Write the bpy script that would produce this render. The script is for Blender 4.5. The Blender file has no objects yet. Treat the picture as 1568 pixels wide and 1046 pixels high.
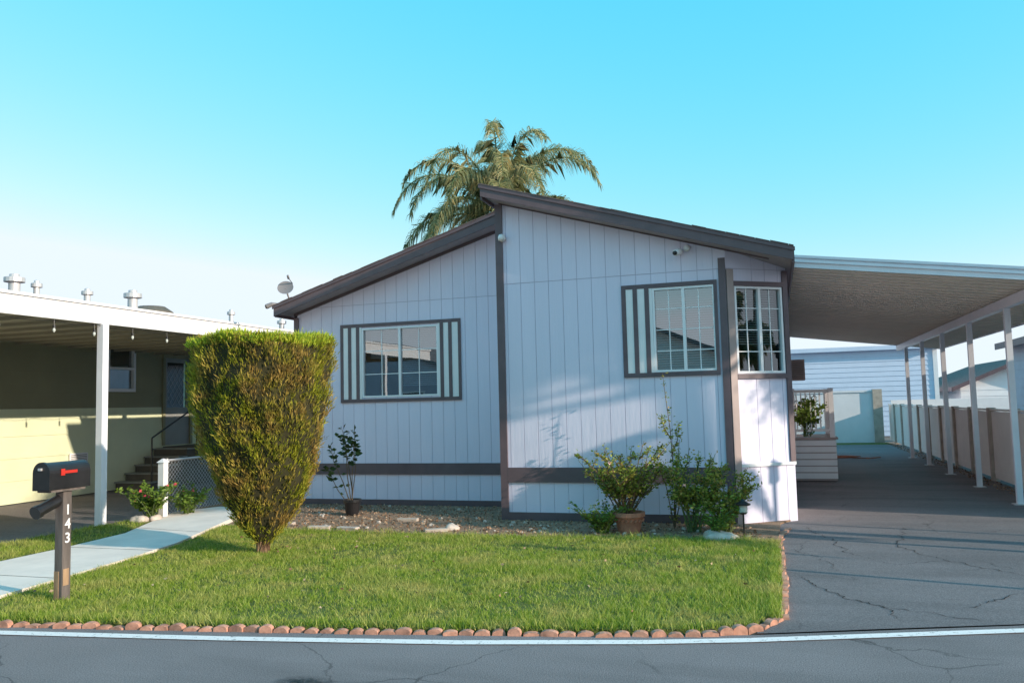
import bpy, math, random
import numpy as np
from mathutils import Vector, Matrix
random.seed(7); rng=np.random.default_rng(7)
sc=bpy.context.scene
SUN_EL=18.0; SUN_S=0.24

# ---------------------------------------------------------------- helpers
def empty(name,loc=(0,0,0)):
    e=bpy.data.objects.new(name,None); e.empty_display_size=.2; e.location=loc
    sc.collection.objects.link(e); return e
def put(name,me,parent=None):
    o=bpy.data.objects.new(name,me); sc.collection.objects.link(o)
    if parent:
        o.parent=parent; o.matrix_parent_inverse=Matrix.Translation(-Vector(parent.location))
    return o
def nmesh(name,V,F,mats,midx=None,smooth=False):
    V=np.asarray(V,dtype=np.float32); 
    me=bpy.data.meshes.new(name)
    if isinstance(F,np.ndarray):
        n,k=F.shape
        me.vertices.add(len(V)); me.vertices.foreach_set('co',V.ravel())
        me.loops.add(n*k); me.loops.foreach_set('vertex_index',F.astype(np.int32).ravel())
        me.polygons.add(n); me.polygons.foreach_set('loop_start',np.arange(0,n*k,k,dtype=np.int32))
        me.polygons.foreach_set('loop_total',np.full(n,k,dtype=np.int32))
        me.update(calc_edges=True)
    else:
        me.from_pydata([tuple(map(float,v)) for v in V],[],F)
    for m in mats: me.materials.append(m)
    if midx is not None: me.polygons.foreach_set('material_index',np.asarray(midx,dtype=np.int32))
    if smooth: me.polygons.foreach_set('use_smooth',np.ones(len(me.polygons),dtype=bool))
    me.validate(); me.update(); return me
class MB:
    def __init__(s): s.V=[];s.F=[];s.M=[];s.mats=[]
    def mi(s,m):
        if m not in s.mats: s.mats.append(m)
        return s.mats.index(m)
    def poly(s,pts,m):
        b=len(s.V); s.V+= [tuple(p) for p in pts]; s.F.append(tuple(range(b,b+len(pts)))); s.M.append(s.mi(m))
    def hexa(s,p,m):
        b=len(s.V); s.V+=[tuple(q) for q in p]
        for f in ((0,3,2,1),(4,5,6,7),(0,1,5,4),(1,2,6,5),(2,3,7,6),(3,0,4,7)):
            s.F.append(tuple(b+i for i in f)); s.M.append(s.mi(m))
    def box(s,x0,x1,y0,y1,z0,z1,m):
        s.hexa([(x0,y0,z0),(x1,y0,z0),(x1,y1,z0),(x0,y1,z0),(x0,y0,z1),(x1,y0,z1),(x1,y1,z1),(x0,y1,z1)],m)
    def tube(s,pts,rad,m,n=8,cap=True):
        pts=[Vector(p) for p in pts]
        if not hasattr(rad,'__len__'): rad=[rad]*len(pts)
        rings=[]
        for i,p in enumerate(pts):
            t=(pts[min(i+1,len(pts)-1)]-pts[max(i-1,0)]).normalized()
            a=t.orthogonal().normalized() if abs(t.z)>.99 else t.cross(Vector((0,0,1))).normalized()
            b=t.cross(a); ring=[]
            for k in range(n):
                an=2*math.pi*k/n; q=p+(a*math.cos(an)+b*math.sin(an))*rad[i]
                ring.append(len(s.V)); s.V.append(tuple(q))
            rings.append(ring)
        for r0,r1 in zip(rings,rings[1:]):
            for k in range(n):
                s.F.append((r0[k],r0[(k+1)%n],r1[(k+1)%n],r1[k])); s.M.append(s.mi(m))
        if cap:
            s.F.append(tuple(reversed(rings[0]))); s.M.append(s.mi(m)); s.F.append(tuple(rings[-1])); s.M.append(s.mi(m))
    def lathe(s,c,prof,m,n=20):
        rings=[]
        for (r,z) in prof:
            ring=[]
            for k in range(n):
                a=2*math.pi*k/n; ring.append(len(s.V)); s.V.append((c[0]+r*math.cos(a),c[1]+r*math.sin(a),c[2]+z))
            rings.append(ring)
        for r0,r1 in zip(rings,rings[1:]):
            for k in range(n):
                s.F.append((r0[k],r0[(k+1)%n],r1[(k+1)%n],r1[k])); s.M.append(s.mi(m))
        s.F.append(tuple(rings[-1])); s.M.append(s.mi(m))
    def obj(s,name,parent=None,smooth=False,bevel=0):
        me=nmesh(name,s.V,s.F,s.mats,s.M,smooth)
        o=put(name,me,parent)
        if bevel:
            b=o.modifiers.new('bev','BEVEL'); b.width=bevel; b.segments=2; b.limit_method='ANGLE'
        return o

# ---------------------------------------------------------------- materials
def newmat(name):
    m=bpy.data.materials.new(name); m.use_nodes=True; nt=m.node_tree; b=nt.nodes['Principled BSDF']; return m,nt,b
def nd(nt,t,**k):
    n=nt.nodes.new(t)
    for a,v in k.items():
        if a in n.inputs: n.inputs[a].default_value=v
        else: setattr(n,a,v)
    return n
def ramp(nt,fac,stops):
    r=nt.nodes.new('ShaderNodeValToRGB'); e=r.color_ramp.elements
    while len(e)<len(stops): e.new(.5)
    for i,(p,c) in enumerate(stops): e[i].position=p; e[i].color=(*c,1)
    nt.links.new(fac,r.inputs[0]); return r.outputs[0]
def mixc(nt,f,a,b,mode='MIX'):
    m=nt.nodes.new('ShaderNodeMix'); m.data_type='RGBA'; m.blend_type=mode
    for s,v in ((0,f),(6,a),(7,b)):
        if isinstance(v,bpy.types.NodeSocket): nt.links.new(v,m.inputs[s])
        elif s==0: m.inputs[0].default_value=v
        else: m.inputs[s].default_value=(*v,1)
    return m.outputs[2]
def noise(nt,scale,detail=4,rough=.55,vec=None,stretch=None,out=0):
    tc=nt.nodes.new('ShaderNodeTexCoord'); n=nd(nt,'ShaderNodeTexNoise'); n.inputs['Scale'].default_value=scale
    n.inputs['Detail'].default_value=detail; n.inputs['Roughness'].default_value=rough
    if stretch:
        mp=nt.nodes.new('ShaderNodeMapping'); mp.inputs['Scale'].default_value=stretch
        nt.links.new(tc.outputs['Object'],mp.inputs[0]); nt.links.new(mp.outputs[0],n.inputs['Vector'])
    else: nt.links.new(tc.outputs['Object'],n.inputs['Vector'])
    return n.outputs[out]
def bump(nt,b,h,strength=.3,dist=.01):
    bp=nt.nodes.new('ShaderNodeBump'); bp.inputs['Strength'].default_value=strength; bp.inputs['Distance'].default_value=dist
    nt.links.new(h,bp.inputs['Height']); nt.links.new(bp.outputs[0],b.inputs['Normal'])
def basic(name,c,rough=.6,var=.12,scale=3,bs=.15,bscale=60,metal=0,stretch=None,dist=.004):
    m,nt,b=newmat(name)
    c2=tuple(x*(1-var) for x in c); c1=tuple(min(1,x*(1+var)) for x in c)
    n=noise(nt,scale,6,.6,stretch=stretch)
    nt.links.new(ramp(nt,n,[(.3,c2),(.7,c1)]),b.inputs['Base Color'])
    b.inputs['Roughness'].default_value=rough; b.inputs['Metallic'].default_value=metal
    if bs: bump(nt,b,noise(nt,bscale,4,.6,stretch=stretch),bs,dist)
    return m
def leafmat(name,cols,trans=.25,rough=.5,patch=None,pscale=2.5,pr=(.42,.62)):
    m,nt,b=newmat(name)
    g=nt.nodes.new('ShaderNodeNewGeometry')
    n=len(cols); c=ramp(nt,g.outputs['Random Per Island'],[(i/(n-1) if n>1 else 0,cc) for i,cc in enumerate(cols)])
    if patch:
        nz=noise(nt,pscale,4,.6)
        f=ramp(nt,nz,[(pr[0],(0,0,0)),(pr[1],(1,1,1))])
        p2=ramp(nt,g.outputs['Random Per Island'],[(0,tuple(x*.5 for x in patch)),(1,tuple(min(1,x*1.4) for x in patch))])
        c=mixc(nt,f,c,p2)
    nt.links.new(c,b.inputs['Base Color']); b.inputs['Roughness'].default_value=rough
    b.inputs['Specular IOR Level'].default_value=.25
    t=nt.nodes.new('ShaderNodeBsdfTranslucent'); nt.links.new(c,t.inputs['Color'])
    mx=nt.nodes.new('ShaderNodeMixShader'); mx.inputs[0].default_value=trans
    nt.links.new(b.outputs[0],mx.inputs[1]); nt.links.new(t.outputs[0],mx.inputs[2])
    nt.links.new(mx.outputs[0],nt.nodes['Material Output'].inputs[0]); return m

M_wall=basic('home_siding_paint',(.77,.70,.83),.55,.05,1.3,.7,26,stretch=(1,1,.10),dist=.005)
M_wallb=basic('siding_groove',(.52,.46,.56),.8,.05)
M_trim=basic('brown_trim_paint',(.135,.088,.098),.5,.15,4,.15,40)
M_fascia=basic('brown_fascia',(.135,.085,.092),.45,.14,5,.1,40)
M_tan=basic('tan_corner_board',(.40,.29,.27),.55,.1,4,.15,40)
M_soffit=basic('soffit',(.36,.30,.31),.7,.08)
M_white=basic('white_paint',(.84,.79,.79),.45,.04,3,.05,50)
M_vinyl=basic('white_vinyl',(.86,.82,.83),.35,.02,3,0)
M_shing=basic('roof_shingles',(.15,.11,.10),.9,.35,9,.6,30,dist=.01)
M_blind=basic('blind_slats',(.34,.34,.36),.5,.03,3,0)
M_dark=basic('interior_dark',(.05,.05,.055),.9,.2,1,0)
M_black=basic('black_metal',(.020,.018,.02),.35,.3,8,.1,80)
M_galv=basic('galvanised',(.62,.58,.58),.45,.1,6,.1,60,metal=.4)
M_alum=basic('carport_aluminium',(.88,.77,.66),.5,.05,1.5,.1,20)
M_awn=basic('awning_pan',(.32,.28,.22),.6,.08,1.5,.1,20)
M_alumw=basic('carport_fascia_white',(.84,.81,.85),.35,.05,3,.05,20)
M_fence=basic('fence_panel_cream',(.88,.81,.75),.7,.06,2,.2,30)
M_fpost=basic('fence_post_weathered',(.50,.40,.33),.8,.2,5,.4,40)
M_block=basic('white_block_wall',(.84,.79,.80),.8,.05,2,.2,30)
M_terra=basic('terracotta',(.46,.18,.11),.85,.25,12,.5,80)
M_brick=basic('edging_brick',(.54,.255,.175),.9,.5,9,.7,60)
M_stone=basic('stone_pale',(.58,.47,.40),.9,.25,8,.6,30,dist=.01)
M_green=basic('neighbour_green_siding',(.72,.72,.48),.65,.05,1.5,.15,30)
M_greenshade=basic('neighbour_siding_painted_shade',(.29,.26,.15),.65,.06,1.5,.15,30)  # darker version of the green siding, with the awning's shade put into the colour
M_wood=basic('mailbox_post_wood',(.14,.11,.10),.85,.35,6,.6,50,stretch=(3,3,.4),dist=.006)
M_woodt=basic('mailbox_post_tan',(.36,.22,.13),.85,.35,6,.6,50,stretch=(3,3,.4),dist=.006)
M_red=basic('red_flag',(.55,.03,.02),.4,.1,5,0)
M_conc=basic('concrete_path',(.90,.76,.67),.9,.09,2.2,.35,90)
M_step=basic('dark_steps',(.13,.11,.09),.85,.2)
M_blue=basic('pale_blue_siding',(.62,.68,.82),.6,.05,2,.1,30)
M_grey=basic('grey_siding',(.46,.46,.55),.6,.06,2,.1,30)
M_bark=basic('bark',(.26,.15,.09),.95,.35,8,.8,30,dist=.02)
M_stem=basic('green_stem',(.12,.15,.05),.7,.3,10,0)
M_stemb=basic('brown_stem',(.15,.09,.05),.8,.3,10,.2,40)
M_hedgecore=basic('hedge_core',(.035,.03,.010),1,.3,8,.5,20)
M_doorw=basic('screen_door',(.30,.29,.27),.5,.08)

def glassmat(name,refl,tint=(.75,.82,.85)):
    m=bpy.data.materials.new(name); m.use_nodes=True; nt=m.node_tree; nt.nodes.remove(nt.nodes['Principled BSDF'])
    t=nd(nt,'ShaderNodeBsdfTransparent'); t.inputs[0].default_value=(*tint,1)
    g=nd(nt,'ShaderNodeBsdfGlossy'); g.inputs['Roughness'].default_value=.004; g.inputs['Color'].default_value=(.93,.96,1,1)
    b=nd(nt,'ShaderNodeBump'); b.inputs['Strength'].default_value=.06; b.inputs['Distance'].default_value=.01
    nt.links.new(noise(nt,1.7,2),b.inputs['Height']); nt.links.new(b.outputs[0],g.inputs['Normal'])
    mx=nd(nt,'ShaderNodeMixShader'); mx.inputs[0].default_value=refl
    nt.links.new(t.outputs[0],mx.inputs[1]); nt.links.new(g.outputs[0],mx.inputs[2]); nt.links.new(mx.outputs[0],nt.nodes['Material Output'].inputs[0])
    return m
M_glass=glassmat('window_glass',.27)
M_glass2=glassmat('bay_window_glass',.14,(.6,.68,.7))

def asphalt(name,base,patchy=.28):
    m,nt,b=newmat(name)
    c=ramp(nt,noise(nt,.7,6,.65),[(.3,tuple(x*(1-patchy) for x in base)),(.7,tuple(x*(1+patchy) for x in base))])
    c=mixc(nt,.6,c,ramp(nt,noise(nt,110,4,.8),[(.35,tuple(x*.30 for x in base)),(.66,tuple(x*2.2 for x in base))]))
    st=ramp(nt,noise(nt,1.1,4,.6,stretch=(.25,1.4,1)),[(.45,(1,1,1)),(.75,(.72,.72,.72))])
    c=mixc(nt,1,c,st,'MULTIPLY')
    tc=nt.nodes.new('ShaderNodeTexCoord'); v=nt.nodes.new('ShaderNodeTexVoronoi'); v.feature='DISTANCE_TO_EDGE'; v.inputs['Scale'].default_value=.8
    dn=nt.nodes.new('ShaderNodeTexNoise'); dn.inputs['Scale'].default_value=2.2; dn.inputs['Detail'].default_value=6
    nt.links.new(tc.outputs['Object'],dn.inputs['Vector'])
    add=nt.nodes.new('ShaderNodeVectorMath'); add.operation='MULTIPLY_ADD'; add.inputs[1].default_value=(.55,.55,0)
    nt.links.new(dn.outputs['Color'],add.inputs[0]); nt.links.new(tc.outputs['Object'],add.inputs[2]); nt.links.new(add.outputs[0],v.inputs['Vector'])
    cr=ramp(nt,v.outputs['Distance'],[(.002,(.45,.45,.45)),(.006,(1,1,1))])
    mk=ramp(nt,noise(nt,.5,3),[(.48,(0,0,0)),(.58,(1,1,1))])
    c=mixc(nt,1,c,mixc(nt,mk,(1,1,1),cr),'MULTIPLY')
    nt.links.new(c,b.inputs['Base Color']); b.inputs['Roughness'].default_value=.85; b.inputs['Specular IOR Level'].default_value=.3
    bump(nt,b,noise(nt,120,4,.7),.7,.008); return m
M_road=asphalt('road_asphalt',(.215,.183,.182))
M_drive=asphalt('driveway_asphalt',(.190,.163,.163))
M_crack=basic('crack_fill',(.012,.012,.014),.9,.3,20,0)
def linepaint():
    m,nt,b=newmat('road_line_paint')
    w=ramp(nt,noise(nt,26,6,.75),[(.34,(.25,.22,.21)),(.44,(.95,.84,.80))])
    nt.links.new(w,b.inputs['Base Color']); b.inputs['Roughness'].default_value=.7; return m
M_line=linepaint()
def soil(name,a,b_,s=14):
    m,nt,b=newmat(name)
    c=ramp(nt,noise(nt,s,8,.7),[(.3,a),(.7,b_)]); c=mixc(nt,.4,c,ramp(nt,noise(nt,90,3,.7),[(.35,tuple(x*.5 for x in a)),(.7,tuple(min(1,x*1.6) for x in b_))]))
    nt.links.new(c,b.inputs['Base Color']); b.inputs['Roughness'].default_value=.95; bump(nt,b,noise(nt,30,6,.7),.8,.03); return m
M_soil=soil('bed_soil',(.17,.09,.05),(.46,.29,.19),5)
M_ground=soil('ground_dirt',(.14,.11,.10),(.24,.20,.17),3)
M_turf=soil('turf_base',(.06,.08,.012),(.16,.18,.035),9)
M_grass=leafmat('grass_blades',[(.12,.20,.018),(.25,.36,.03),(.42,.50,.07),(.68,.64,.22)],.4,.5,patch=(.58,.52,.17),pscale=2.2,pr=(.46,.70))
M_hedge=leafmat('hedge_needles',[(.10,.12,.010),(.27,.29,.02),(.50,.46,.045),(.30,.30,.02)],.3,.6,patch=(.44,.28,.08),pscale=3.2,pr=(.42,.62))
M_hedget=leafmat('hedge_top_growth',[(.34,.42,.03),(.62,.64,.06)],.3)
M_rose=leafmat('rose_leaves',[(.09,.12,.015),(.22,.27,.035),(.46,.46,.08),(.44,.28,.10)],.3)
M_plantd=leafmat('dark_leaves',[(.03,.055,.015),(.08,.12,.03)],.2)
M_plantg=leafmat('bright_leaves',[(.10,.17,.02),(.22,.30,.05)],.3)
M_palm=leafmat('palm_leaflets',[(.17,.18,.07),(.32,.32,.14),(.50,.46,.24),(.58,.45,.2)],.35,.4)
M_petal=basic('rose_petals',(.75,.12,.16),.6,.2,20,0); M_petalp=basic('pale_petals',(.85,.55,.5),.6,.1,20,0)
M_bulb=basic('bulb_glass',(.6,.6,.55),.2,.05,3,0)

# ---------------------------------------------------------------- flat sheets
def sheet(name,pts,z,m,parent=None,h=0):
    mb=MB(); top=[(x,y,z) for x,y in pts]; mb.poly(top,m)
    if h:
        n=len(pts)
        for i in range(n):
            a,b=pts[i],pts[(i+1)%n]; mb.poly([(a[0],a[1],z-h),(b[0],b[1],z-h),(b[0],b[1],z),(a[0],a[1],z)],m)
    return mb.obj(name,parent)
sheet('ground',[(-400,-400),(400,-400),(400,600),(-400,600)],-.03,M_ground)
def edgeY(x):
    P=[(-60,-3),(-12,4.0),(-5.79,4.90),(-3.67,5.22),(-1.76,5.55),(-.24,5.92),(1.5,6.55),(8,9.1),(60,26)]
    return float(np.interp(x,[p[0] for p in P],[p[1] for p in P]))
xs=[-60,-30,-12,-5.79,-3.67,-1.76,-.24,1.5,8,60]
sheet('road',[(x,edgeY(x)-9) for x in xs]+[(x,edgeY(x)) for x in reversed(xs)],0,M_road)
mb=MB()
LP=[(-30,1.5),(-12,3.82),(-5.59,4.76),(-3.8,5.01),(-2.14,5.29),(-.9,5.58),(-.23,5.78),(.6,6.08),(1.52,6.41),(4,7.35),(12,10.4)]
for a,b in zip(LP,LP[1:]): mb.poly([(a[0],a[1]-.05,.007),(b[0],b[1]-.05,.007),(b[0],b[1]+.05,.007),(a[0],a[1]+.05,.007)],M_line)
mb.obj('road_edge_line')
# old oil stain on the road
m,nt,b=newmat('oil_stain'); b.inputs['Base Color'].default_value=(.03,.026,.026,1); b.inputs['Roughness'].default_value=.6
tc=nt.nodes.new('ShaderNodeTexCoord'); gr=nt.nodes.new('ShaderNodeTexGradient'); gr.gradient_type='SPHERICAL'; nt.links.new(tc.outputs['Object'],gr.inputs[0])
ml_=nt.nodes.new('ShaderNodeMath'); ml_.operation='MULTIPLY'; nt.links.new(gr.outputs[1],ml_.inputs[0]); nt.links.new(ramp(nt,noise(nt,3,5,.7),[(.35,(.1,.1,.1)),(.65,(1.6,1.6,1.6))]),ml_.inputs[1]); nt.links.new(ml_.outputs[0],b.inputs['Alpha'])
me=nmesh('oil_stain',[(-1,-1,0),(1,-1,0),(1,1,0),(-1,1,0)],[(0,1,2,3)],[m]); o=put('oil_stain',me); o.location=(-2.72,4.32,.005); o.scale=(.22,.13,1)
drv=empty('driveway',(1.6,12,0))
sheet('surface',[(-.1,5.99),(.6,6.25),(1.5,6.57),(4.8,7.8),(4.8,12),(3.9,12),(3.9,29.6),(-.2,29.6),(-.2,5.96)],.0035,M_drive,drv)
mbk=MB()
def crack(path,w,z):
    for (a,b) in zip(path,path[1:]):
        d=Vector((b[0]-a[0],b[1]-a[1],0)); n=int(d.length/.04)+1; nn=Vector((-d.y,d.x,0)).normalized()
        pts=[]; off=0
        for i in range(n+1):
            off=off*.6+random.uniform(-.03,.03)
            pts.append(Vector((a[0],a[1],z))+d*(i/n)+nn*off*(0 if i in(0,n) else 1))
        for p,q in zip(pts,pts[1:]):
            ww=w*random.uniform(.2,1.4); mbk.poly([p-nn*ww,q-nn*ww,q+nn*ww,p+nn*ww],M_crack)
crack([(.15,7.9),(.45,7.1),(.7,6.9),(.75,6.55)],.006,.008); crack([(.7,6.9),(1.05,6.75),(1.3,6.6)],.004,.008)
crack([(.3,10.9),(.55,9.9),(.6,9.2)],.0045,.008); crack([(1.4,11.0),(1.15,9.6),(1.5,8.9),(2.0,8.3)],.005,.008); crack([(2.3,8.6),(2.1,7.8),(1.7,7.5),(1.3,7.0)],.0045,.008)
crack([(.6,9.2),(1.0,8.6),(1.5,8.9)],.003,.008); crack([(.1,9.3),(.35,8.8),(.45,8.2)],.003,.008)
mbk.obj('cracks',drv)
sheet('neighbor_driveway',[(-9.35,4.3),(-9.35,24),(-13.5,24),(-13.5,3.75)],.0035,M_drive)
path=[(-6.50,4.82),(-6.57,5.47),(-6.83,7.49),(-7.0,8.34),(-7.5,9.74),(-8.1,11.4),(-8.9,11.6),(-9.22,10.9),(-8.28,8.85),(-8.16,7.78),(-8.1,4.6)]
wk=empty('concrete_walkway',(-7.4,7.5,0))
sheet('slab',path,.045,M_conc,wk,.07)
mb=MB()
for (a,b) in (((-8.12,6.3),(-6.68,6.3)),((-8.16,7.8),(-6.9,7.8)),((-8.5,9.3),(-7.3,9.1))):
    mb.poly([(a[0],a[1]-.006,.047),(b[0],b[1]-.006,.047),(b[0],b[1]+.006,.047),(a[0],a[1]+.006,.047)],M_step)
mb.obj('joints',wk)
lawnP=[(-6.46,4.86),(-5.79,4.97),(-3.67,5.29),(-1.76,5.62),(-.6,5.88),(-.2,6.15),(-.06,6.6),(-.06,8),(-.09,9.62),(-1.4,9.66),(-3.8,9.4),(-6.1,9.5),(-7.42,9.74),(-6.95,8.34),(-6.78,7.49),(-6.52,5.47)]
stripP=[(-8.2,4.75),(-8.22,7.78),(-8.34,8.85),(-9.24,10.7),(-9.33,9.6),(-9.33,4.55)]
lawn=empty('lawn',(-3,7.5,0))
sheet('turf',lawnP,.03,M_turf,lawn,.06); sheet('turf_strip',stripP,.03,M_turf,lawn,.06)
sheet('garden_bed',[(-.05,9.62),(-.02,11.1),(.15,11.5),(-3.6,11.5),(-3.6,12.35),(-9.3,12.35),(-9.3,11.0),(-8.0,11.4),(-7.42,9.74),(-6.1,9.5),(-3.8,9.4),(-1.4,9.66)],.022,M_soil,None,.04)
def inpoly(P,x,y):
    c=np.zeros(len(x),bool); n=len(P); j=n-1
    for i in range(n):
        xi,yi=P[i];xj,yj=P[j]
        k=((yi>y)!=(yj>y))&(x<(xj-xi)*(y-yi)/((yj-yi) or 1e-9)+xi); c^=k; j=i
    return c
def blades(name,x,y,h,w,lean):
    N=len(x); a=rng.uniform(0,2*np.pi,N); b=rng.uniform(0,2*np.pi,N); l=lean*h
    V=np.stack([np.stack([x-w*np.cos(a),y-w*np.sin(a),np.full(N,.022)],1),np.stack([x+w*np.cos(a),y+w*np.sin(a),np.full(N,.022)],1),np.stack([x+l*np.cos(b),y+l*np.sin(b),.03+h],1)],1).reshape(-1,3)
    return put(name,nmesh(name,V,np.arange(3*N).reshape(-1,3),[M_grass]),lawn)
def grass(P,tufts,per,hmin,hmax,name):
    P_=np.array(P); lo=P_.min(0);hi=P_.max(0); N=int(tufts*(hi-lo).prod())
    tx=rng.uniform(lo[0],hi[0],N);ty=rng.uniform(lo[1],hi[1],N); th=rng.uniform(.45,1.3,N); tr=rng.uniform(.008,.022,N)
    x=np.repeat(tx,per)+np.repeat(tr,per)*rng.normal(size=N*per); y=np.repeat(ty,per)+np.repeat(tr,per)*rng.normal(size=N*per); hh=np.repeat(th,per)
    pat=np.sin(x*2.1+1.3*np.sin(y*1.7))*np.sin(y*2.6+1.1*np.sin(x*1.9))+.5*np.sin(x*7+2*np.sin(y*5))*np.sin(y*8+2*np.sin(x*6))
    k=inpoly(P,x,y)&(rng.random(N*per)<(.70+.3*pat)); x=x[k];y=y[k];hh=hh[k];pat=pat[k];n=len(x)
    blades(name,x,y,rng.uniform(hmin,hmax,n)*hh*(1+.25*pat),rng.uniform(.0018,.0045,n),rng.uniform(.1,1.4,n))
grass(lawnP,1000,12,.016,.050,'grass_blades'); grass(stripP,600,9,.02,.06,'grass_blades_strip')
ex=rng.uniform(-9.3,-.2,5000); ey=np.interp(ex,[-9.3,-5.79,-3.67,-1.76,-.6,-.2],[4.42,4.97,5.29,5.62,5.88,6.1])+rng.uniform(-.02,.10,5000)
ex2=rng.uniform(-.12,-.03,2200); ey2=rng.uniform(6.3,9.6,2200); ex3=rng.uniform(-7.4,-.2,3000); ey3=np.interp(ex3,[-7.4,-6.1,-3.8,-1.4,0],[9.72,9.5,9.4,9.66,9.62])+rng.normal(-.03,.05,3000)
ex=np.concatenate([ex,ex2,ex3]);ey=np.concatenate([ey,ey2,ey3])
k=~((ex<-6.5)&(ex>-8.15)&(ey<6)); ex=ex[k];ey=ey[k];N=len(ex)
blades('edge_tufts',ex,ey,rng.uniform(.025,.08,N)*(1+.4*np.sin(ex*5)*np.sin(ex*11+ey)),np.full(N,.0033),rng.uniform(.2,1.1,N))

def scallops(pts,name,step=.117):
    mb=MB(); pts=[Vector((x,y,0)) for x,y in pts]; 
    for a,b in zip(pts,pts[1:]):
        L=(b-a).length; n=max(1,round(L/step)); d=(b-a)/n; u=d.normalized(); nrm=Vector((-u.y,u.x,0))
        for i in range(n):
            c=a+d*(i+.5)+nrm*random.uniform(-.014,.014); w=d.length*random.uniform(.40,.49); t=.026; hb=.014+random.uniform(-.014,.008); tilt=random.uniform(-.18,.18)
            uu=(u+nrm*tilt).normalized(); nn=Vector((-uu.y,uu.x,0)); hr=random.uniform(.016,.034)
            prof=[(-w,-.02),(w,-.02)]+[(w*math.cos(t_),hb+hr*math.sin(t_)) for t_ in np.linspace(0,math.pi,7)]
            A=[c-nn*t+uu*p+Vector((0,0,q)) for p,q in prof]; B=[c+nn*t+uu*p+Vector((0,0,q)) for p,q in prof]
            mb.poly(A,M_brick); mb.poly(list(reversed(B)),M_brick)
            for k in range(len(prof)):
                k2=(k+1)%len(prof); mb.poly([A[k2],A[k],B[k],B[k2]],M_brick)
    return mb.obj(name)
scallops([(-9.6,4.32),(-8,4.6),(-5.79,4.92),(-3.67,5.24),(-1.76,5.57),(-.9,5.74),(-.45,5.87),(-.17,6.05),(-.03,6.35),(0,6.7),(-.01,8),(-.04,9.7),(.0,10.3),(.08,10.7)],'brick_edging')
scallops([(-.3,9.66),(-1.4,9.68),(-2.6,9.56),(-3.8,9.42)],'brick_edging',.13)

# ---------------------------------------------------------------- manufactured home
home=empty('manufactured_home',(-3.7,14,0))
class Wall:
    def __init__(s,p0,p1,z0,ztop,nrm):
        s.p0=Vector((*p0,0)); d=Vector((p1[0]-p0[0],p1[1]-p0[1],0)); s.L=d.length; s.u=d.normalized(); s.n=Vector((*nrm,0)).normalized(); s.z0=z0; s.zt=ztop
    def P(s,u,d,z): return s.p0+s.u*u+s.n*d+Vector((0,0,z))
    def cell(s,mb,u0,u1,za,zb,ta,tb,d0,d1,m):
        mb.hexa([s.P(u0,d0,za),s.P(u1,d0,za),s.P(u1,d1,za),s.P(u0,d1,za),s.P(u0,d0,ta),s.P(u1,d0,tb),s.P(u1,d1,tb),s.P(u0,d1,ta)],m)
    def bx(s,mb,u0,u1,z0,z1,d0,d1,m): s.cell(mb,u0,u1,z0,z0,z1,z1,d0,d1,m)
    def build(s,mb,openings,seams,m,mbk,gap=.007,sp=.203,off=0.0):
        gr=[g for g in np.arange(off,s.L,sp) if 0.02<g<s.L-.02]; br=set([0,s.L]+list(gr))
        for o in openings: br|={o[0],o[1]}
        br=sorted(b for b in br if 0<=b<=s.L)
        for a,b in zip(br,br[1:]):
            if b-a<.004: continue
            mid=(a+b)/2; ga=gap/2 if any(abs(a-g)<1e-6 for g in gr) else 0; gb=gap/2 if any(abs(b-g)<1e-6 for g in gr) else 0
            segs=[(s.z0,None)]
            op=[o for o in openings if o[0]-1e-6<mid<o[1]+1e-6]
            if op: segs=[(s.z0,op[0][2]),(op[0][3],None)]
            for (z0,z1) in segs:
                cuts=[z0]+[q for q in seams if z0<q and (z1 is None or q<z1)]+[z1]
                for c0,c1 in zip(cuts,cuts[1:]):
                    c0g=c0+(.005 if c0 in seams else 0)
                    ta,tb=(s.zt(a),s.zt(b)) if c1 is None else (c1-(.005 if c1 in seams else 0),)*2
                    s.cell(mb,a+ga,b-gb,c0g,c0g,ta,tb,-.02,0,m)
                ta,tb=(s.zt(a),s.zt(b)) if z1 is None else (z1,z1)
                s.cell(mb,a,b,z0,z0,ta,tb,-.05,-.007,mbk)
def zR(x): return 4.50-.297*(x+3.70)
def zL(x): return 4.56-.305*(-3.70-x)
mb=MB()
WR=Wall((-3.64,10.9),(-.55,10.9),-.02,lambda u:zR(-3.64+u),(0,-1))
winR=(-1.51,-.70,1.99,3.11); winL=(-6.60,-5.21,1.79,2.95)
WR.build(mb,[(winR[0]+3.64,winR[1]+3.64,winR[2],winR[3])],[3.31],M_wall,M_wallb,off=.09)
WL=Wall((-7.9,12.3),(-3.66,12.3),-.02,lambda u:zL(-7.9+u),(0,-1))
WL.build(mb,[(winL[0]+7.9,winL[1]+7.9,winL[2],winL[3])],[3.36],M_wall,M_wallb,off=.12)
c0=(-.55,10.9);c1=(.20,11.47)
WC=Wall(c0,c1,-.02,lambda u:zR(-.55+u*.796),(.605,-.796))
LC=WC.L
WC.build(mb,[(.115,LC-.085,1.94,3.08)],[.75,3.31],M_wall,M_wallb,off=.4)
WS=Wall((.20,11.47),(.20,26),-.02,lambda u:3.36,(1,0)); WS.build(mb,[],[3.31],M_wall,M_wallb)
WS2=Wall((-3.64,12.3),(-3.64,10.9),-.02,lambda u:4.48,(-1,0)); WS2.build(mb,[],[3.31],M_wall,M_wallb)
WS3=Wall((-7.9,26),(-7.9,12.3),-.02,lambda u:3.27,(-1,0)); WS3.build(mb,[],[3.36],M_wall,M_wallb)
mb.poly([(.2,26,0),(-7.9,26,0),(-7.9,26,3.27),(-3.7,26,4.5),(.2,26,3.36)],M_wall)
mb.obj('walls',home)
mb=MB()
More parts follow.
